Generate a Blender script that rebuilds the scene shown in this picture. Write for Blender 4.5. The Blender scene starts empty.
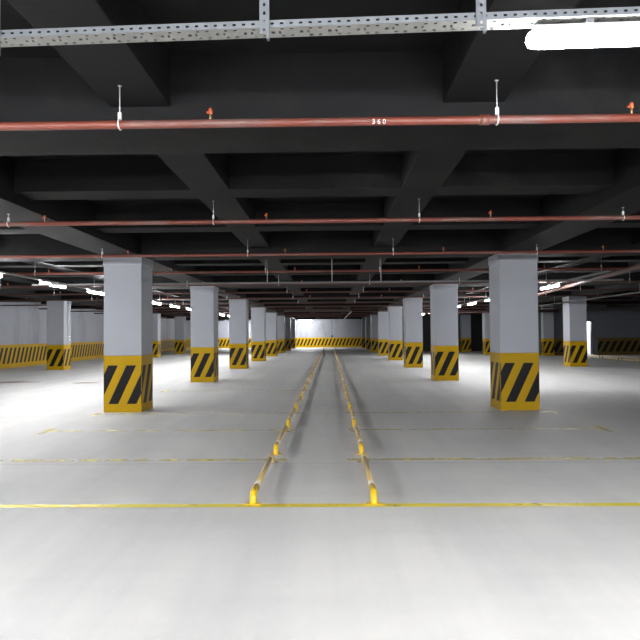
import bpy, bmesh, math, random
from mathutils import Vector, Matrix
random.seed(7)
C = bpy.context.scene
COL = C.collection

# ------------------------------------------------------------------ camera
cam_d = bpy.data.cameras.new('camera')
cam = bpy.data.objects.new('camera', cam_d)
COL.objects.link(cam)
YAW, PITCH, ROLL = -0.017, 0.0229, 0.0075
fwd = Vector((math.sin(YAW) * math.cos(PITCH), math.cos(YAW) * math.cos(PITCH), math.sin(PITCH)))
right = Vector((math.cos(YAW), -math.sin(YAW), 0))
up = right.cross(fwd)
cr, sr = math.cos(ROLL), math.sin(ROLL)
r2 = right * cr - up * sr
u2 = right * sr + up * cr
m3 = Matrix((r2, u2, -fwd)).transposed()
cam.matrix_world = Matrix.Translation((0, 0, 1.41)) @ m3.to_4x4()
cam_d.sensor_width = 36
cam_d.lens = 610 / 640 * 36
cam_d.clip_start = 0.05
cam_d.clip_end = 300
C.camera = cam

# ------------------------------------------------------------------ world and exposure
w = bpy.data.worlds.new('world')
C.world = w
w.use_nodes = True
w.node_tree.nodes['Background'].inputs[0].default_value = (0.6, 0.65, 0.75, 1)
w.node_tree.nodes['Background'].inputs[1].default_value = 0.0
C.view_settings.view_transform = 'Standard'
C.view_settings.look = 'None'
C.view_settings.exposure = 0.12
C.view_settings.gamma = 1.0
C.view_settings.use_curve_mapping = False
LAMP = 230.0         # radiance of the near lamps' diffusers
LAMP_REAR_FILL = 860.0    # added unseen fill lamps well behind the camera
LAMP_LEFT = 300.0    # the line of lamps over the left aisle
LAMP_RIGHT = 260.0
LAMP_FAR = 900.0


# ------------------------------------------------------------------ materials
def new_mat(name):
    m = bpy.data.materials.new(name)
    m.use_nodes = True
    nt = m.node_tree
    return m, nt, nt.nodes['Principled BSDF']


def N(nt, kind, **kw):
    n = nt.nodes.new(kind)
    for k, v in kw.items():
        if k.startswith('i_'):
            n.inputs[k[2:].replace('_', ' ')].default_value = v
        else:
            setattr(n, k, v)
    return n


def mathn(nt, op, a, b=None, c=None):
    n = nt.nodes.new('ShaderNodeMath')
    n.operation = op
    for i, v in enumerate((a, b, c)):
        if v is None:
            continue
        if isinstance(v, (int, float)):
            n.inputs[i].default_value = v
        else:
            nt.links.new(v, n.inputs[i])
    return n.outputs[0]


def mix(nt, f, a, b):
    n = nt.nodes.new('ShaderNodeMix')
    n.data_type = 'RGBA'
    for s, v in ((n.inputs[0], f), (n.inputs[6], a), (n.inputs[7], b)):
        if isinstance(v, (int, float)):
            s.default_value = v
        elif isinstance(v, tuple):
            s.default_value = (*v, 1)
        else:
            nt.links.new(v, s)
    return n.outputs[2]


def noise(nt, scale, detail=4, rough=0.55, vec=None, stretch=None):
    n = N(nt, 'ShaderNodeTexNoise')
    n.inputs['Scale'].default_value = scale
    n.inputs['Detail'].default_value = detail
    n.inputs['Roughness'].default_value = rough
    if vec is None:
        tc = N(nt, 'ShaderNodeTexCoord')
        vec = tc.outputs['Object']
    if stretch:
        mp = N(nt, 'ShaderNodeMapping')
        mp.inputs['Scale'].default_value = stretch
        nt.links.new(vec, mp.inputs[0])
        vec = mp.outputs[0]
    nt.links.new(vec, n.inputs['Vector'])
    return n.outputs[0]


def ramp(nt, v, lo, hi):
    n = N(nt, 'ShaderNodeMapRange')
    n.inputs[1].default_value = lo
    n.inputs[2].default_value = hi
    nt.links.new(v, n.inputs[0])
    return n.outputs[0]


def plain(name, col, rough=0.6, metal=0.0, var=0.0, scale=6, bump=0.0):
    m, nt, b = new_mat(name)
    b.inputs['Roughness'].default_value = rough
    b.inputs['Metallic'].default_value = metal
    if var:
        f = noise(nt, scale)
        c = mix(nt, f, tuple(x * (1 - var) for x in col), tuple(min(1, x * (1 + var)) for x in col))
        nt.links.new(c, b.inputs['Base Color'])
    else:
        b.inputs['Base Color'].default_value = (*col, 1)
    if bump:
        bp = N(nt, 'ShaderNodeBump')
        bp.inputs['Strength'].default_value = bump
        bp.inputs['Distance'].default_value = 0.01
        nt.links.new(noise(nt, scale * 8), bp.inputs['Height'])
        nt.links.new(bp.outputs[0], b.inputs['Normal'])
    return m


YELLOW = (0.42, 0.255, 0.002)


def hazard(name, pitch=0.337, duty=0.53, slant=0.47, zlo=0.155, zhi=0.86, phase=0.0, yellow=YELLOW):
    """yellow paint with slanted black stripes, running round all four faces"""
    m, nt, b = new_mat(name)
    tc = N(nt, 'ShaderNodeTexCoord')
    sp = N(nt, 'ShaderNodeSeparateXYZ')
    nt.links.new(tc.outputs['Object'], sp.inputs[0])
    ge = N(nt, 'ShaderNodeNewGeometry')
    sn = N(nt, 'ShaderNodeSeparateXYZ')
    nt.links.new(ge.outputs['True Normal'], sn.inputs[0])
    x, y, z = sp.outputs
    nx, ny, _ = sn.outputs
    u = mathn(nt, 'SUBTRACT', mathn(nt, 'MULTIPLY', y, nx), mathn(nt, 'MULTIPLY', x, ny))
    u = mathn(nt, 'SUBTRACT', u, mathn(nt, 'MULTIPLY', z, slant))
    u = mathn(nt, 'ADD', u, 100 * pitch + phase)
    fr = mathn(nt, 'FRACT', mathn(nt, 'DIVIDE', u, pitch))
    s = mathn(nt, 'LESS_THAN', fr, duty)
    s = mathn(nt, 'MULTIPLY', s, mathn(nt, 'GREATER_THAN', z, zlo))
    s = mathn(nt, 'MULTIPLY', s, mathn(nt, 'LESS_THAN', z, zhi))
    n = noise(nt, 3.0)
    yel = mix(nt, n, tuple(c * 0.9 for c in yellow), tuple(c * 1.08 for c in yellow))
    blk = mix(nt, n, (0.006, 0.006, 0.0065), (0.014, 0.014, 0.015))
    nt.links.new(mix(nt, s, yel, blk), b.inputs['Base Color'])
    b.inputs['Roughness'].default_value = 0.5
    b.inputs['Specular IOR Level'].default_value = 0.15
    return m


def wall_mat(name, col, stain=0.25):
    m, nt, b = new_mat(name)
    a = noise(nt, 0.6, 5, 0.6)
    st = noise(nt, 0.5, 6, 0.65, stretch=(1, 1, 0.30))
    base = mix(nt, a, tuple(c * 0.93 for c in col), tuple(min(1, c * 1.05) for c in col))
    f = mathn(nt, 'MULTIPLY', ramp(nt, st, 0.53, 0.72), stain)
    nt.links.new(mix(nt, f, base, (0.11, 0.105, 0.10)), b.inputs['Base Color'])
    b.inputs['Roughness'].default_value = 0.6
    return m


M = {}
M['paint'] = wall_mat('column_paint', (0.32, 0.333, 0.366), 0.12)
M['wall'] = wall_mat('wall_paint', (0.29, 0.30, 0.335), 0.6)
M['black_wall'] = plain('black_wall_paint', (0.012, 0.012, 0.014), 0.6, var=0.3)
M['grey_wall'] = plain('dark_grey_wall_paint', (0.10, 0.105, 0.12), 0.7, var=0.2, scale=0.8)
M['hazard'] = hazard('column_hazard_paint', phase=0.332)
M['hazard_wall'] = hazard('wall_hazard_paint', pitch=0.37, duty=0.48, slant=0.42, zlo=0.20, zhi=0.90)
M['hazard_dim'] = hazard('dimmed_wall_hazard_paint', pitch=0.42, duty=0.55, slant=0.55, zlo=0.2, zhi=0.85,
                          yellow=(0.12, 0.08, 0.02))  # weak light on the right wall is put into this darker yellow

# black-painted concrete of the ceiling: dust and overspray stay where they are
m, nt, b = new_mat('black_ceiling_paint')
a = noise(nt, 1.2, 6, 0.6)
f = ramp(nt, noise(nt, 0.7, 9, 0.72), 0.52, 0.70)
base = mix(nt, a, (0.0022, 0.0023, 0.0027), (0.0055, 0.0056, 0.0061))
f = mathn(nt, 'MULTIPLY', f, 0.5)
nt.links.new(mix(nt, f, base, (0.030, 0.029, 0.028)), b.inputs['Base Color'])
b.inputs['Roughness'].default_value = 0.7
b.inputs['Specular IOR Level'].default_value = 0.22
bp = N(nt, 'ShaderNodeBump', i_Strength=0.25, i_Distance=0.01)
nt.links.new(noise(nt, 14, 4), bp.inputs['Height'])
nt.links.new(bp.outputs[0], b.inputs['Normal'])
M['ceiling'] = m

# power-floated concrete floor
m, nt, b = new_mat('floor_concrete')
tc = N(nt, 'ShaderNodeTexCoord')
big = noise(nt, 0.35, 6, 0.6)
brushed = noise(nt, 1.0, 5, 0.6, stretch=(1.5, 0.10, 1))
trowel = noise(nt, 0.9, 7, 0.65, stretch=(0.5, 1.6, 1))
fine = noise(nt, 9, 5, 0.6)
c = mix(nt, ramp(nt, big, 0.3, 0.7), (0.60, 0.595, 0.58), (0.69, 0.675, 0.65))
c = mix(nt, mathn(nt, 'MULTIPLY', ramp(nt, brushed, 0.42, 0.66), 0.36), c, (0.42, 0.425, 0.44))
c = mix(nt, mathn(nt, 'MULTIPLY', ramp(nt, trowel, 0.45, 0.7), 0.35), c, (0.49, 0.49, 0.485))
c = mix(nt, mathn(nt, 'MULTIPLY', ramp(nt, fine, 0.55, 0.8), 0.25), c, (0.72, 0.71, 0.69))
sp = N(nt, 'ShaderNodeSeparateXYZ')
nt.links.new(tc.outputs['Object'], sp.inputs[0])
wob = noise(nt, 2.2, 4)
mask = None
for (sx, sy, ax, ay) in ((-9.9, 18.6, 1.1, 0.35), (-7.35, 18.15, 0.40, 0.28)):   # brown seepage stains
    dx = mathn(nt, 'DIVIDE', mathn(nt, 'SUBTRACT', sp.outputs[0], sx), ax)
    dy = mathn(nt, 'DIVIDE', mathn(nt, 'SUBTRACT', sp.outputs[1], sy), ay)
    r = mathn(nt, 'SQRT', mathn(nt, 'ADD', mathn(nt, 'MULTIPLY', dx, dx), mathn(nt, 'MULTIPLY', dy, dy)))
    r = mathn(nt, 'ADD', r, mathn(nt, 'MULTIPLY', mathn(nt, 'SUBTRACT', wob, 0.5), 1.6))
    k = ramp(nt, r, 1.0, 0.75)
    mask = k if mask is None else mathn(nt, 'MAXIMUM', mask, k)
c = mix(nt, mathn(nt, 'MULTIPLY', mask, 0.75), c, (0.16, 0.10, 0.055))
# hairline construction joints every 7 m
jy = mathn(nt, 'ABSOLUTE', mathn(nt, 'SUBTRACT', mathn(nt, 'FRACT', mathn(nt, 'DIVIDE', sp.outputs[1], 6.97)), 0.96))
j = mathn(nt, 'MULTIPLY', mathn(nt, 'LESS_THAN', jy, 0.0012), 0.5)
c = mix(nt, j, c, (0.22, 0.22, 0.22))
nt.links.new(c, b.inputs['Base Color'])
nt.links.new(ramp(nt, big, -1.2, 1.4), b.inputs['Roughness'])
b.inputs['Specular IOR Level'].default_value = 0.35
bp = N(nt, 'ShaderNodeBump', i_Strength=0.12, i_Distance=0.004)
nt.links.new(fine, bp.inputs['Height'])
nt.links.new(bp.outputs[0], b.inputs['Normal'])
M['floor'] = m

# worn yellow road paint: gaps let the concrete through
def line_paint(name, lo, hi):
    m, nt, b = new_mat(name)
    b.inputs['Base Color'].default_value = (0.80, 0.66, 0.06, 1)
    b.inputs['Roughness'].default_value = 0.4
    f = ramp(nt, noise(nt, 3.2, 7, 0.7), lo, hi)
    nt.links.new(f, b.inputs['Alpha'])
    return m

M['line'] = line_paint('yellow_line_paint', 0.28, 0.42)
M['line_worn'] = line_paint('worn_yellow_line_paint', 0.40, 0.62)

m, nt, b = new_mat('red_pipe_paint')
d = ramp(nt, noise(nt, 1.3, 6, 0.7, stretch=(1, 4, 4)), 0.50, 0.66)
red = mix(nt, noise(nt, 5), (0.13, 0.026, 0.014), (0.19, 0.044, 0.026))
nt.links.new(mix(nt, mathn(nt, 'MULTIPLY', d, 0.6), red, (0.17, 0.13, 0.12)), b.inputs['Base Color'])
b.inputs['Roughness'].default_value = 0.45
M['red'] = m
M['red_dim'] = plain('dimmed_red_pipe_paint', (0.085, 0.036, 0.028), 0.6, var=0.3, scale=2)  # dim light on far and feeder pipes is put into this darker red
M['galv'] = plain('galvanised_steel', (0.21, 0.225, 0.245), 0.5, 0.3, var=0.15, scale=20)
M['galv_base'] = plain('galvanised_steel_floor_lit', (0.34, 0.34, 0.32), 0.5, 0.1, var=0.1, scale=20)  # lighter tone carries the floor's light on the tray underside
M['conduit'] = plain('dusty_grey_tray', (0.13, 0.13, 0.13), 0.6, 0.2, var=0.2)
M['rod'] = plain('zinc_threaded_rod', (0.55, 0.55, 0.56), 0.4, 0.5)
M['orange'] = plain('orange_plastic', (0.50, 0.10, 0.03), 0.4)
M['brass'] = plain('brass_fitting', (0.45, 0.33, 0.15), 0.4, 0.7)
M['white_plastic'] = plain('white_plastic', (0.72, 0.73, 0.74), 0.4)
M['chalk'] = plain('chalk', (0.8, 0.78, 0.74), 0.9)
M['tan'] = plain('faded_yellow_tube_paint', (0.56, 0.40, 0.17), 0.5, var=0.15, scale=5)
M['tan_dark'] = plain('dirty_yellow_plate', (0.30, 0.22, 0.06), 0.6)
M['cap_yellow'] = plain('bright_yellow_paint', (0.80, 0.50, 0.01), 0.4)
M['grey_plastic'] = plain('dark_grey_plastic', (0.06, 0.06, 0.065), 0.5)
M['door_white'] = plain('white_door_paint', (0.75, 0.76, 0.78), 0.5)


def emit(name, strength, col=(0.97, 0.98, 1.0)):
    m = bpy.data.materials.new(name)
    m.use_nodes = True
    nt = m.node_tree
    nt.nodes.clear()
    e = nt.nodes.new('ShaderNodeEmission')
    o = nt.nodes.new('ShaderNodeOutputMaterial')
    e.inputs[0].default_value = (*col, 1)
    e.inputs[1].default_value = strength
    nt.links.new(e.outputs[0], o.inputs[0])
    return m


M['glow'] = emit('near_lamp_diffuser_lit', LAMP)
M['glow_rear_fill'] = emit('rear_fill_diffuser_lit', LAMP_REAR_FILL)
M['glow_left'] = emit('left_aisle_lamp_diffuser_lit', LAMP_LEFT)
M['glow_right'] = emit('right_aisle_lamp_diffuser_lit', LAMP_RIGHT)
M['glow_far'] = emit('far_lamp_diffuser_lit', LAMP_FAR)


# ------------------------------------------------------------------ mesh helpers
class MB:
    def __init__(s):
        s.bm = bmesh.new()

    def box(s, x0, x1, y0, y1, z0, z1, bevel=0.0):
        r = bmesh.ops.create_cube(s.bm, size=1.0)
        for v in r['verts']:
            v.co = Vector((x0 + (v.co.x + .5) * (x1 - x0), y0 + (v.co.y + .5) * (y1 - y0), z0 + (v.co.z + .5) * (z1 - z0)))
        if bevel:
            es = list({e for v in r['verts'] for e in v.link_edges})
            bmesh.ops.bevel(s.bm, geom=es, offset=bevel, segments=2, affect='EDGES', profile=0.5)
        return s

    def tube(s, pts, r, n=12, caps=True, scale=None):
        pts = [Vector(p) for p in pts]
        rings = []
        t0 = (pts[1] - pts[0]).normalized()
        side = t0.cross(Vector((0, 0, 1)))
        if side.length < 0.1:
            side = t0.cross(Vector((0, 1, 0)))
        side.normalize()
        for i, p in enumerate(pts):
            a = pts[max(i - 1, 0)]
            c = pts[min(i + 1, len(pts) - 1)]
            t = (c - a).normalized()
            side = (side - t * side.dot(t)).normalized()
            u = t.cross(side)
            rr = r[i] if isinstance(r, (list, tuple)) else r
            rings.append([s.bm.verts.new(p + (side * math.cos(2 * math.pi * k / n) + u * math.sin(2 * math.pi * k / n)) * rr) for k in range(n)])
        for a, c in zip(rings, rings[1:]):
            for k in range(n):
                f = s.bm.faces.new((a[k], a[(k + 1) % n], c[(k + 1) % n], c[k]))
                f.smooth = True
        if caps:
            s.bm.faces.new(list(reversed(rings[0])))
            s.bm.faces.new(rings[-1])
        return s

    def panel(s, us, vs, holes, origin, du, dv, thick):
        """sheet with rectangular holes: cells (i,j) in holes are left open; thin but solid"""
        o, du, dv = Vector(origin), Vector(du), Vector(dv)
        n = du.cross(dv).normalized() * thick
        g = {}

        def P(i, j, k):
            if (i, j, k) not in g:
                g[(i, j, k)] = s.bm.verts.new(o + du * us[i] + dv * vs[j] + n * k)
            return g[(i, j, k)]
        solid = {(i, j) for i in range(len(us) - 1) for j in range(len(vs) - 1)} - holes
        for (i, j) in solid:
            s.bm.faces.new((P(i, j, 1), P(i + 1, j, 1), P(i + 1, j + 1, 1), P(i, j + 1, 1)))
            s.bm.faces.new((P(i, j, 0), P(i, j + 1, 0), P(i + 1, j + 1, 0), P(i + 1, j, 0)))
            for (di, dj, a, c) in ((-1, 0, (i, j + 1), (i, j)), (1, 0, (i + 1, j), (i + 1, j + 1)),
                                   (0, -1, (i, j), (i + 1, j)), (0, 1, (i + 1, j + 1), (i, j + 1))):
                if (i + di, j + dj) not in solid:
                    s.bm.faces.new((P(*a, 0), P(*c, 0), P(*c, 1), P(*a, 1)))
        return s

    def build(s, name, mat, parent=None, loc=None):
        bmesh.ops.recalc_face_normals(s.bm, faces=s.bm.faces)
        me = bpy.data.meshes.new(name)
        s.bm.to_mesh(me)
        s.bm.free()
        me.materials.append(mat)
        o = bpy.data.objects.new(name, me)
        COL.objects.link(o)
        if parent:
            o.parent = parent
        if loc:
            o.location = loc
        return o


def tag(o, label, cat, group=None, kind=None):
    o['label'] = label
    o['category'] = cat
    if group:
        o['group'] = group
    if kind:
        o['kind'] = kind
    return o


def empty(name, loc=(0, 0, 0), rz=0.0):
    o = bpy.data.objects.new(name, None)
    o.empty_display_size = 0.1
    COL.objects.link(o)
    o.location = loc
    o.rotation_euler.z = rz
    return o


def struct(o, label=None):
    o['kind'] = 'structure'
    if label:
        o['label'] = label
    return o


def copy_tree(o, parent=None):
    c = o.copy()
    COL.objects.link(c)
    if parent:
        c.parent = parent
    for ch in [k for k in KIDS.get(o.name, [])]:
        copy_tree(ch, c)
    return c


KIDS = {}


def remember(root):
    """list the children of every object under root, for copy_tree"""
    kids = [k for k in bpy.data.objects if k.parent == root]
    KIDS[root.name] = kids
    for k in kids:
        remember(k)


ORD = ['nearest', 'second', 'third', 'fourth', 'fifth', 'sixth', 'seventh', 'eighth', 'ninth', 'tenth', 'eleventh',
       'twelfth', 'thirteenth', 'fourteenth', 'fifteenth', 'sixteenth', 'seventeenth', 'eighteenth', 'nineteenth',
       'twentieth', 'twenty-first', 'twenty-second', 'twenty-third', 'twenty-fourth', 'twenty-fifth', 'twenty-sixth']

# ------------------------------------------------------------------ room shell
X0, X1, Y0, Y1 = -14.3, 24.0, -12.0, 64.0
H, HS, SLAB = 2.87, 3.00, 3.36          # main beam underside, secondary underside, slab underside
struct(MB().box(X0 - .2, X1 + .2, Y0 - .2, Y1 + .2, -0.2, 0).build('floor', M['floor']), 'pale grey power-floated concrete floor of the car park')
struct(MB().box(X0 - .2, X1 + .2, Y0 - .2, Y1 + .2, SLAB, SLAB + .2).build('ceiling', M['ceiling']), 'black-painted concrete ceiling slab above the beam grid')


def wall(name, x0, x1, y0, y1, body, band, label, band_side):
    """a wall standing on the floor with a painted hazard band 3 mm proud of its visible face"""
    o = struct(MB().box(x0, x1, y0, y1, 0, SLAB).build(name, body), label)
    if band:
        e = 0.004
        if band_side == '+x':
            bb = MB().box(x1, x1 + e, y0 + .001, y1 - .001, 0.0, 1.04)
        else:
            bb = MB().box(x0 + .001, x1 - .001, y0 - e, y0, 0.0, 1.04)
        k = bb.build('hazard_band', band, o)
        k['label'] = 'yellow band with slanted black stripes along the wall foot'
    return o


wall('wall_left', X0 - .2, X0, Y0, Y1, M['wall'], M['hazard_wall'], 'pale grey left wall with striped yellow band and damp stains', '+x')
wall('wall_far', X0, 8.0, Y1, Y1 + .2, M['wall'], M['hazard_wall'], 'brightly lit far end wall with striped yellow band', '-y')
struct(MB().box(X0, X1, Y0 - .2, Y0, 0, SLAB).build('wall_near', M['wall']))
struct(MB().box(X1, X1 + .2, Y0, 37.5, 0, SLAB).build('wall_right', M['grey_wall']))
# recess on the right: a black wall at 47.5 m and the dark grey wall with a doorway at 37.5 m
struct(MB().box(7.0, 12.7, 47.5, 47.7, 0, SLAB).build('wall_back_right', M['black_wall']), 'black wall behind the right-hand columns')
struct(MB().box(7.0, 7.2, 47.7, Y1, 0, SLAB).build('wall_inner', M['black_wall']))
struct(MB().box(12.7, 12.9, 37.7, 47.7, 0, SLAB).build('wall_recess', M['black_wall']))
DX0, DX1, DZ = 15.0, 15.93, 2.05
wr = MB()
wr.box(12.7, DX0, 37.5, 37.7, 0, SLAB)
wr.box(DX1, X1, 37.5, 37.7, 0, SLAB)
wr.box(DX0, DX1, 37.5, 37.7, DZ, SLAB)
wo = struct(wr.build('wall_right_end', M['grey_wall']), 'dim dark grey wall with shade-darkened striped band on the right')
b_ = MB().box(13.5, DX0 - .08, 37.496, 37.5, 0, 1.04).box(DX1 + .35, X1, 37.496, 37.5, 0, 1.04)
b_.build('hazard_band', M['hazard_dim'], wo)['label'] = 'yellow band darkened to look dimly lit, with slanted black stripes'
# the lit room behind the doorway
lr = MB()
lr.box(DX0 - .6, DX0 - .5, 37.7, 39.4, 0, 2.5).box(DX1 + .5, DX1 + .6, 37.7, 39.4, 0, 2.5)
lr.box(DX0 - .6, DX1 + .6, 39.4, 39.5, 0, 2.5).box(DX0 - .6, DX1 + .6, 37.7, 39.5, 2.5, 2.6)
struct(lr.build('wall_lit_room', M['door_white']), 'white walls of the lit room behind the doorway')
d = struct(MB().box(DX0 - .07, DX0, 37.44, 37.7, 0, DZ + .07).box(DX1, DX1 + .07, 37.44, 37.7, 0, DZ + .07)
           .box(DX0, DX1, 37.44, 37.7, DZ, DZ + .07).build('door_1', M['grey_plastic']), 'dark frame around the bright doorway')
pl = struct(MB().box(12.86, 13.5, 37.1, 37.5, 0, SLAB - .3).build('trim_20', M['paint']), 'pale pilaster at the corner of the dark wall')
k = MB().box(12.855, 13.505, 37.095, 37.5, 0, 1.04).build('hazard_band', M['hazard'], pl)

# ------------------------------------------------------------------ beams (structure)
cols_x = (-11.5, -3.82, 3.43, 10.2, 17.2)
rows_y = [11.5 + 6.97 * i for i in range(-3, 8)]
tn = 1
BW = 0.34


def beam(x0, x1, y0, y1, z, label):
    global tn
    o = MB().box(x0, x1, y0, y1, z, SLAB + .01, 0.006).build('trim_%d' % (tn if tn < 20 else tn + 1), M['ceiling'])
    struct(o, label)
    tn += 1


for y in rows_y:
    beam(X0, X1 if y < 37 else 12.7, y - BW, y + BW, H, 'black main beam across the aisle')
for x in cols_x[:4]:
    beam(x - BW, x + BW, Y0, Y1 if x < 7 else 47.5, H + .002, 'black main beam along the column line')
beam(17.2 - BW, 17.2 + BW, Y0, 37.5, H + .002, 'black main beam along the column line')
for x in (-9.0, -6.4, -1.31, 1.0, 5.7, 7.95, 12.5, 14.9, 19.5, 21.8):
    beam(x - .21, x + .21, Y0, Y1 if x < 7 else (47.5 if x < 12.6 else 37.5), HS, 'shallower black beam running down the car park')
for y in rows_y:
    for dy in (2.32, 4.65):
        if y + dy < Y1:
            yy = y + dy
            beam(X0, X1 if yy < 37 else (12.7 if yy < 47 else 7.0), yy - .21, yy + .21, HS + .002, 'shallower black beam across the car park')

# ------------------------------------------------------------------ columns
W = 0.70


def make_column():
    r = empty('column')
    r['kind'] = 'thing'
    MB().box(-W / 2, W / 2, -W / 2, W / 2, 1.04, H - .15, 0.008).build('shaft', M['paint'], r)
    MB().box(-W / 2 - .003, W / 2 + .003, -W / 2 - .003, W / 2 + .003, 0, 1.04, 0.008).build('hazard_band', M['hazard'], r)['label'] = \
        'yellow painted foot with slanted black stripes'
    MB().box(-W / 2 - .012, W / 2 + .012, -W / 2 - .012, W / 2 + .012, H - .16, H, 0.006).build('capital', M['paint'], r)
    remember(r)
    return r


proto = make_column()
first = True
for side, x in (('left', -3.82), ('right', 3.43)):
    for i in range(8):
        o = proto if first else copy_tree(proto)
        first = False
        o.location = (x, 11.5 + 6.97 * i, 0)
        tag(o, '%s column in the row just %s of the floor rails, with striped yellow foot' % (ORD[i], side), 'column',
            'square columns lining the central aisle')
for x, i, lab in ((-11.4, 2, 'leftmost column in view, with conduit on its side, before the left wall'),
                  (-11.45, 4, 'far column beside the right edge of the nearest left column'),
                  (-11.45, 5, 'far column just left of the second left-row column'),
                  (10.12, 2, 'rightmost column in view, standing left of the bright doorway'),
                  (10.2, 4, 'far column half hidden behind the nearest right-hand column'),
                  (10.2, 5, 'far column just right of the second right-row column')):
    o = copy_tree(proto)
    o.location = (x, 11.5 + 6.97 * i, 0)
    tag(o, lab, 'column', 'square columns of the outer bays')

# conduit and switch box on the leftmost column
cx, cy = -11.4 + W / 2 + .014, 11.5 + 6.97 * 2
r = empty('electrical_conduit', (cx, cy, 0))
tag(r, 'thin conduit with a small switch box on the side of the leftmost column', 'conduit')
MB().tube([(0.018, 0.02, 1.35), (0.018, 0.02, H - .01)], 0.016, 10).build('tube', M['rod'], r)
MB().box(0.0, .07, -.05, .10, 1.22, 1.40, 0.006).build('switch_box', M['white_plastic'], r)
MB().box(0.07, .085, .0, .05, 1.27, 1.35, 0.003).build('switch', M['grey_plastic'], r)

# ------------------------------------------------------------------ painted floor lines
def line(x0, x1, y, label, wdt=0.10, mat='line', tick=None, group='painted yellow bay lines'):
    bm = MB()

    def quad(a, b_, c, d_, z):
        bm.bm.faces.new([bm.bm.verts.new(p) for p in ((a, c, z), (b_, c, z), (b_, d_, z), (a, d_, z))])
    quad(x0, x1, y - wdt / 2, y + wdt / 2, 0.002)
    if tick:
        tx, ty0, ty1 = tick
        quad(tx - .045, tx + .045, ty0, ty1, 0.0023)
    o = bm.build('painted_line', M[mat])
    o['kind'] = 'thing'
    return tag(o, label, 'floor line', group)


line(-9.0, 9.0, 5.05, 'yellow floor line running the full width in front of the rails', 0.095)
line(-7.5, -0.50, 6.88, 'second yellow floor line from the camera, left of the rails', 0.10, 'line_worn')
line(0.18, 7.5, 6.88, 'second yellow floor line from the camera, right of the rails', 0.10, 'line_worn')
line(-4.2, -0.5, 9.0, 'third yellow floor line, left of the rails, ending in a short tick', 0.08, 'line_worn', (-4.2, 8.7, 9.25))
line(0.25, 4.0, 9.0, 'third yellow floor line, right of the rails, ending in a short tick', 0.08, 'line_worn', (3.95, 8.7, 9.25))
line(-4.25, -0.5, 10.92, 'worn yellow line at the foot of the nearest left column', 0.07, 'line_worn', (-4.2, 10.7, 11.05))
line(0.25, 4.05, 10.92, 'worn yellow line at the foot of the nearest right column', 0.07, 'line_worn', (3.95, 10.7, 11.05))
line(-4.2, -0.5, 15.3, 'worn yellow line between the first two left-row columns', 0.07, 'line_worn', (-4.2, 15.0, 15.6))

# ------------------------------------------------------------------ guide rails on the floor
RL = 1.66


def make_rail():
    r = empty('floor_rail')
    hz, rad = 0.085, 0.026
    path = []
    for t in range(7):
        a = math.pi / 2 * t / 6
        path.append((0, 0.07 - 0.07 * math.cos(a) + 0.0, hz - 0.07 + 0.07 * math.sin(a)))
    near = [(0, 0.0, 0.004)] + path + [(0, 0.24, hz)]
    far = [(0, RL - y, z) for (_, y, z) in reversed(near)]
    MB().tube([near[-1], far[0]], rad, 14).build('tube', M['tan'], r)
    for p in (near, far):
        k = MB().tube(p, rad + (.003 if p is near else 0), 14).build('end_bend', M['cap_yellow' if p is near else 'tan'], r)
        if p is near:
            k['label'] = 'bright yellow bent end'
    for y in (0.0, RL):
        MB().box(-.065, .065, y - .03, y + .03, 0, 0.006, 0.002).build('foot_plate', M['cap_yellow' if y == 0 else 'tan_dark'], r)
    for y in (0.27, 0.33):
        MB().tube([(0, y, hz), (0, y + .028, hz)], rad + .0015, 14).build('ring', M['white_plastic'], r)['label'] = 'white ring'
    remember(r)
    return r


rail0 = make_rail()
first = True
for side, x in (('left', -0.655), ('right', 0.35)):
    for i in range(25):
        o = rail0 if first else copy_tree(rail0)
        first = False
        o.location = (x, 5.09 + 2.09 * i, 0)
        tag(o, '%s yellow tube rail from the camera in the %s line down the central aisle' % (ORD[i], side), 'rail',
            'low tube rails down the central aisle')


def make_barrier():
    r = empty('low_barrier')
    for z in (.05, .16):
        MB().tube([(0, 0, z), (0, 1.75, z)], .022, 12).build('tube', M['tan'], r)
    for y in (0.0, 1.75):
        MB().tube([(0, y, 0), (0, y, .18)], .026, 12).build('post', M['tan_dark'], r)
    remember(r)
    return r


bar0 = make_barrier()
for i, y in enumerate((28.4, 30.5, 32.6)):
    o = bar0 if i == 0 else copy_tree(bar0)
    o.location = (14.25, y, 0)
    tag(o, ('low yellow barrier at the right picture edge before the dark wall', 'middle one of the low yellow barriers before the dark right wall',
            'low yellow barrier beside the rightmost column, below the bright doorway')[i], 'barrier', 'low barriers before the dark right wall')

# ------------------------------------------------------------------ sprinkler pipes, rods, heads
PZ = 2.75
pipes_y = [3.83, 7.2, 10.2, 13.0, 16.3, 19.5, 22.6, 26.2, 29.7, 33.2, 36.7, 40.2, 43.7, 47.2]
XL_, XR_ = X0, X1
rod_x = ((-8.9, HS), (-6.35, HS), (-3.84, H), (-1.38, HS), (1.06, HS), (3.45, H), (5.75, HS), (7.95, HS))
head_x = (-11.35, -8.7, -6.05, -3.4, -0.75, 1.9, 4.55, 7.2, 9.85)


def tint(v):
    return v


def make_head():
    r = empty('fire_sprinkler')
    MB().tube([(0, 0, 0), (0, 0, .035)], .008, 8).build('nipple', M['brass'], r)
    bm = MB().tube([(0, 0, .035), (0, 0, .042), (0, 0, .068), (0, 0, .078)], [.007, .013, .013, .006], 10)
    bm.tube([(-.012, 0, .05), (-.024, 0, .05)], .008, 6)
    bm.build('protective_cap', M['orange'], r)
    remember(r)
    return r


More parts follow.
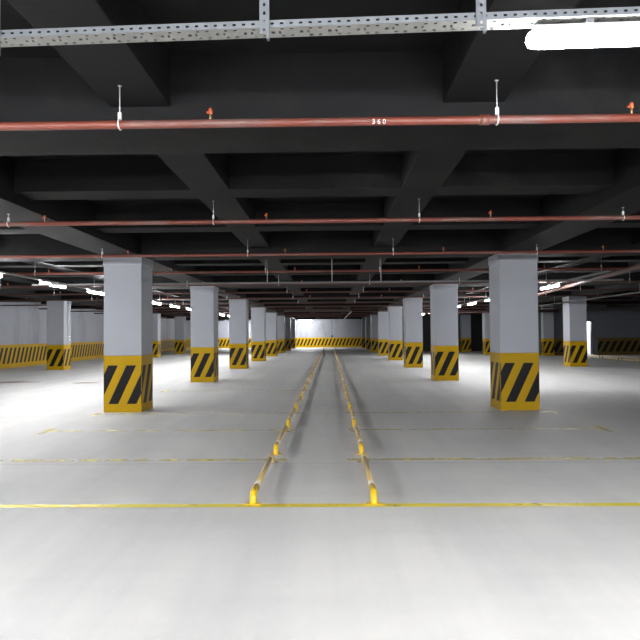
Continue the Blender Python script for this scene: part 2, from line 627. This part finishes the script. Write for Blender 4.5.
def make_rod(length):
    r = empty('pipe_hanger')
    MB().tube([(0, 0, .0), (0, 0, length)], .004, 6).build('threaded_rod', M['rod'], r)
    MB().tube([(0, 0, length - .006), (0, 0, length)], .014, 8).build('anchor', M['rod'], r)
    c = MB()
    ring = [(0, .033 * math.cos(a), -.026 + .033 * math.sin(a)) for a in [2 * math.pi * k / 12 for k in range(13)]]
    c.tube(ring, .005, 6, caps=False)
    c.box(-.011, .011, -.008, .008, 0.004, .05, .002)
    c.build('clamp', M['white_plastic'], r)
    remember(r)
    return r


head0, rods0 = make_head(), {HS: make_rod(HS - PZ - .024), H: make_rod(H - PZ - .024)}
used = set()


def take(p):
    if p.name in used:
        return copy_tree(p)
    used.add(p.name)
    return p


for i, y in enumerate(pipes_y):
    xr = X1 if y < 37 else 12.7
    rad = 0.026
    o = MB().tube([(X0, y, PZ), (-4, y, PZ), (2, y, PZ), (xr, y, PZ)], rad, 16).build('sprinkler_pipe', M['red' if i < 4 else 'red_dim'])
    tag(o, '%s red sprinkler pipe from the camera, crossing the picture under the beams' % ORD[i], 'pipe', 'red sprinkler pipes across the ceiling')
    if i == 0:
        for (a) in (-2.6, 0.98):
            MB().tube([(a - .03, y, PZ), (a + .03, y, PZ)], rad + .006, 16).build('coupling', M['red'], o)
        cu = bpy.data.curves.new('chalk_text', 'FONT')
        cu.body = '360'
        cu.size = 0.042
        cu.space_character = 1.6
        cu.extrude = 0.0006
        t = bpy.data.objects.new('chalk_text', cu)
        COL.objects.link(t)
        bpy.context.view_layer.update()
        me = bpy.data.meshes.new_from_object(t.evaluated_get(bpy.context.evaluated_depsgraph_get()))
        bpy.data.objects.remove(t)
        t = bpy.data.objects.new('chalk_mark', me)
        COL.objects.link(t)
        me.materials.clear()
        me.materials.append(M['chalk'])
        t.parent = o
        th = math.radians(112)
        nn = Vector((0, -math.sin(th), math.cos(th)))
        t.rotation_euler = (th, 0, 0)
        t.location = Vector((0.27, y, PZ)) + nn * (rad + .0015) - Vector((0, math.cos(th), math.sin(th))) * .014
        t['label'] = 'pale chalk scribble'
    if i < 8:
        for x, top in rod_x:
            px = 330.6 + 610 * x / y
            if not -10 < px < 650:
                continue
            where = {-3.84: 'beam over the left column row', -1.38: 'inner beam left of the rails', 1.06: 'inner beam right of the rails',
                     3.45: 'beam over the right column row', -6.35: 'inner beam above the left lamp line', -8.9: 'beam near the left wall',
                     5.75: 'inner beam above the right lamp line', 7.95: 'beam beyond the right lamp line'}[x]
            o = take(rods0[top])
            o.location = (x + (.05 if i == 0 and x < 0 else 0), y, PZ + .028)
            tag(o, 'thin rod hanging the %s red pipe from the %s' % (ORD[i], where), 'hanger', 'rods carrying the sprinkler pipes')
    if i < 7:
        for j, x in enumerate(head_x):
            px = 330.6 + 610 * x / y
            if not 3 < px < 637:
                continue
            vis = [k for k in range(len(head_x)) if 3 < 330.6 + 610 * head_x[k] / y < 637]
            o = take(head0)
            o.location = (x, y, PZ + .022)
            tag(o, 'orange-capped sprinkler head on the %s red pipe, %s from the left' % (ORD[i], ORD[vis.index(j)].replace('nearest', 'first')),
                'sprinkler head', 'sprinkler heads on the red pipes')

# big red feeder pipe slanting back on the right
o = MB().tube([(4.7, 1.0, 2.64), (5.72, 10.98, 2.63), (6.35, 16.5, 2.63), (7.25, 25.0, 2.63), (7.5, 28.0, 2.63)], .045, 16).build('feeder_pipe', M['red_dim'])
tag(o, 'thick red feeder pipe slanting back beside the right-hand lamps', 'pipe')
o = MB().tube([(5.1, 33.8, 2.56), (12.6, 33.8, 2.56)], .06, 16).build('feeder_pipe', M['red_dim'])
tag(o, 'thick red pipe behind the lit lamps right of the second right column', 'pipe')


# ------------------------------------------------------------------ cable trays
def perforated_tray(length, wdt=.075, hgt=.026):
    """channel along +x from the origin: near side wall with slots, base with punched holes"""
    us, holes_s, holes_b = [0.0], set(), set()
    step = 0.034
    n = int(length / step)
    for k in range(n):
        us += [k * step + .008, k * step + .020, (k + 1) * step]
    vs_s = [0, hgt * .38, hgt * .66, hgt]
    for k in range(n):
        holes_s |= {(3 * k + 1, 1)}
    base_v = [0, .009, .019, .030, .045, .056, .066, wdt]
    for k in range(n):
        if k % 3 == 2:
            holes_b |= {(3 * k + 1, 3)}
        else:
            holes_b |= {(3 * k + 1, 1), (3 * k + 1, 5)}
            if k % 3 == 0:
                holes_b |= {(3 * k, 3)}
    side = MB().panel(us, vs_s, holes_s, (0, 0, 0), (1, 0, 0), (0, 0, 1), .0015)
    base = MB().panel(us, base_v, holes_b, (0, 0, 0), (1, 0, 0), (0, 1, 0), .0015)
    back = MB().panel(us, vs_s, holes_s, (0, wdt, 0), (1, 0, 0), (0, 0, 1), .0015)
    return side, base, back


TY, TZ = 2.12, 2.50
TA = -0.04                               # the tray runs slightly askew


def tray_y(x):
    return TY + math.tan(TA) * (x - .3)


tray = empty('cable_tray', (-1.30, tray_y(-1.30), TZ), TA)
tag(tray, 'perforated galvanised cable tray crossing the top of the picture', 'cable tray')
s_, b_, k_ = perforated_tray(3.4)
s_.build('side_wall', M['galv'], tray)
b_.build('base', M['galv_base'], tray)
k_.build('side_wall', M['galv'], tray)


def hanger(x, lab, zbot=TZ - .03):
    L = SLAB - zbot
    h = empty('tray_hanger', (x, tray_y(x) - .018, zbot), TA)
    step = .03
    n = int(L / step)
    us = [0.0]
    for k in range(n):
        us += [k * step + .008, k * step + .019, (k + 1) * step]
    if us[-1] < L - .001:
        us.append(L)
    m_ = MB().panel(us, [-.017, -.004, .004, .017], {(3 * k + 1, 1) for k in range(n)}, (0, 0, 0), (0, 0, 1), (1, 0, 0), .0015)
    m_.build('perforated_strip', M['galv'], h)
    MB().box(-.017, -.0155, 0.001, .014, 0, L).box(.0155, .017, 0.001, .014, 0, L).build('flange', M['galv'], h)
    MB().box(.008, .017, -.004, .016, -.020, .028).build('bracket', M['galv'], h)
    tag(h, lab, 'hanger', 'perforated strips holding the cable tray')


hanger(-0.225, 'perforated steel strip holding the tray, left of the picture middle')
hanger(0.53, 'perforated steel strip holding the tray just left of the big lamp')
hanger(-1.21, 'steel bracket at the tray end, top left corner', TZ - .05)


def small_tray(p0, p1, label, wdt=.08, hgt=.03, rods=()):
    p0, p1 = Vector(p0), Vector(p1)
    L = (p1 - p0).length
    o = empty('cable_tray', p0, math.atan2(p1.y - p0.y, p1.x - p0.x))
    MB().box(0, L, -wdt / 2, wdt / 2, 0, .003).build('base', M['conduit'], o)
    MB().box(0, L, -wdt / 2, -wdt / 2 + .003, .003, hgt).build('side_wall', M['conduit'], o)
    MB().box(0, L, wdt / 2 - .003, wdt / 2, .003, hgt).build('side_wall', M['conduit'], o)
    for d_, top in rods:
        MB().tube([(d_, 0, .003), (d_, 0, top - p0.z)], .005, 6).build('suspension_rod', M['rod'], o)
    return tag(o, label, 'cable tray')


small_tray((-6.2, 12.6, 2.46), (6.0, 12.6, 2.46), 'grey cable tray crossing above the aisle in front of the second columns', .09)
small_tray((-6.5, 9.0, 2.66), (-6.5, 46.0, 2.66), 'cable tray carrying the lamps over the left aisle', rods=[(y - 9.0, H) for y in rows_y if 9 < y < 46])
small_tray((5.8, 12.7, 2.66), (5.8, 44.0, 2.66), 'cable tray carrying the lamps over the right aisle', rods=[(y - 12.7, H) for y in rows_y if 12.7 < y < 44])
small_tray((9.3, 14.0, 2.58), (9.3, 33.0, 2.58), 'pale cable tray running back at the far right', .1, rods=[(y - 14.0, H) for y in rows_y if 14 < y < 33])
small_tray((-2.6, 34.2, 2.70), (1.15, 34.2, 2.70), 'short grey tray crossing deep in the central aisle', rods=[(1.28, HS), (3.6, HS)])
small_tray((1.2, 34.3, 2.66), (1.2, 58.0, 2.66), 'grey tray running away deep in the central aisle', rods=[(y - 34.3, H) for y in rows_y if 34.3 < y < 58])
small_tray((-11.6, 61.54, 2.80), (-0.9, 61.54, 2.80), 'grey tray carrying the lamps before the far end wall', rods=[(0.1, H), (7.8, H)])
for x, y, zb, lab in ((0.04, 12.6, 2.462, 'long rod holding the grey tray above the middle of the aisle'),
                      (-1.3, 12.6, 2.462, 'long rod holding the grey tray left of the aisle middle'),
                      (1.05, 12.6, 2.462, 'long rod holding the grey tray right of the aisle middle')):
    o = MB().tube([(x, y, zb), (x, y, SLAB if abs(x) < .2 else HS)], .008, 6).build('tray_rod', M['rod'])
    tag(o, lab, 'rod', 'rods holding the far grey tray')


# ------------------------------------------------------------------ lamps
def make_lamp(mat, name='tube_lamp'):
    """weatherproof batten along +x, 1.22 m, hung by clips; origin at its centre"""
    r = empty(name)
    L, R_ = 1.22, .031
    MB().box(-L / 2, L / 2, -.028, .028, .008, .044, .008).build('housing', M['white_plastic'], r)
    pts = [(-L / 2 - .018, 0, 0), (-L / 2 - .010, 0, 0), (-L / 2 + .01, 0, 0), (L / 2 - .01, 0, 0), (L / 2 + .010, 0, 0), (L / 2 + .018, 0, 0)]
    MB().tube(pts, [R_ * .5, R_ * .85, R_, R_, R_ * .85, R_ * .5], 16).build('diffuser', mat, r)['label'] = 'glowing white diffuser'
    for x in (-.42, .42):
        MB().box(x - .012, x + .012, -.034, .034, .036, .056, .002).build('clip', M['galv'], r)
    remember(r)
    return r


def lamp(p, x, y, z, rz, label, group):
    o = take(p)
    o.location = (x, y, z)
    o.rotation_euler.z = rz
    return tag(o, label, 'lamp', group)


near0 = make_lamp(M['glow'])
lamp(near0, 1.33, tray_y(1.33) + .04, TZ - .058, TA, 'big glowing tube lamp under the tray at the top right', 'tube lamps of the near row')
for x, y, lab in ((-2.2, TY + .04, 'lamp of the near row just outside the left picture edge'), (-5.6, TY + .04, 'near row lamp far outside on the left'),
                  (5.0, TY + .04, 'near row lamp outside on the right'),
                  (0.0, -1.5, 'added fill lamp behind the camera in the middle')):  # the one behind the camera is added to brighten the foreground
    lamp(near0, x, y, TZ - .058, 0, lab, 'tube lamps out of frame around the camera')
rear_fill0 = make_lamp(M['glow_rear_fill'])  # unseen lamps added to brighten the mid floor and column fronts
left0 = make_lamp(M['glow_left'])
for x, y, lab in ((-6.5, 8.5, 'left aisle lamp just outside the left picture edge'), (-6.5, 5.6, 'left aisle lamp level with the rail ends, out of frame'),
                  (5.8, 3.5, 'added fill lamp out of frame on the right'),  # unseen lamp added to brighten the near right side
                  (-3.0, -5.5, 'added fill lamp well behind the camera on the left'), (0.2, -5.5, 'added fill lamp well behind the camera in the middle'),
                  (3.4, -5.5, 'added fill lamp well behind the camera on the right'),
                  (-3.0, -9.5, 'rearmost added fill lamp on the left'), (0.2, -9.5, 'rearmost added fill lamp in the middle'), (3.4, -9.5, 'rearmost added fill lamp on the right')):
    lamp(left0 if x < -6 else near0 if x > 5 else rear_fill0, x, y, 2.603, 0 if y < 0 else math.pi / 2, lab, 'tube lamps out of frame around the camera')
for i, y in enumerate([11.3, 14.2, 16.9, 19.7, 22.6, 25.4, 28.2, 31.0, 33.8, 36.6, 39.4, 42.2]):
    lamp(left0, -6.5, y, 2.603, math.pi / 2, '%s tube lamp from the camera in the line over the left aisle' % ORD[i], 'lamps over the left aisle')
right0 = make_lamp(M['glow_right'])
for i, y in enumerate([16.2, 19.2, 22.2, 25.1, 28.0, 31.0, 35.6, 38.5]):
    lamp(right0, 5.8, y, 2.603, math.pi / 2, '%s lit tube lamp from the camera over the right aisle' % ORD[i], 'lamps over the right aisle')
far0 = make_lamp(M['glow_far'])
lamp(far0, -2.5, 61.54, 2.743, 0, 'tube lamp glowing before the far end wall', 'lamps by the far wall')
lamp(far0, -9.5, 61.54, 2.743, 0, 'tube lamp by the far wall, behind the left columns', 'lamps by the far wall')
room0 = lamp(right0, (DX0 + DX1) / 2, 38.6, 2.40, 0, 'lamp in the bright room behind the doorway', 'lamp behind the doorway')

# conduit drop with socket on the far wall
o = empty('wall_conduit', (0.15, Y1 - .02, 0))
tag(o, 'thin conduit dropping to a small box on the far end wall', 'conduit')
MB().tube([(0, 0, 1.2), (0, 0, 2.9)], .015, 8).build('tube', M['grey_plastic'], o)
MB().box(-.12, .12, -.08, .018, 1.08, 1.25, .01).build('socket_box', M['grey_plastic'], o)
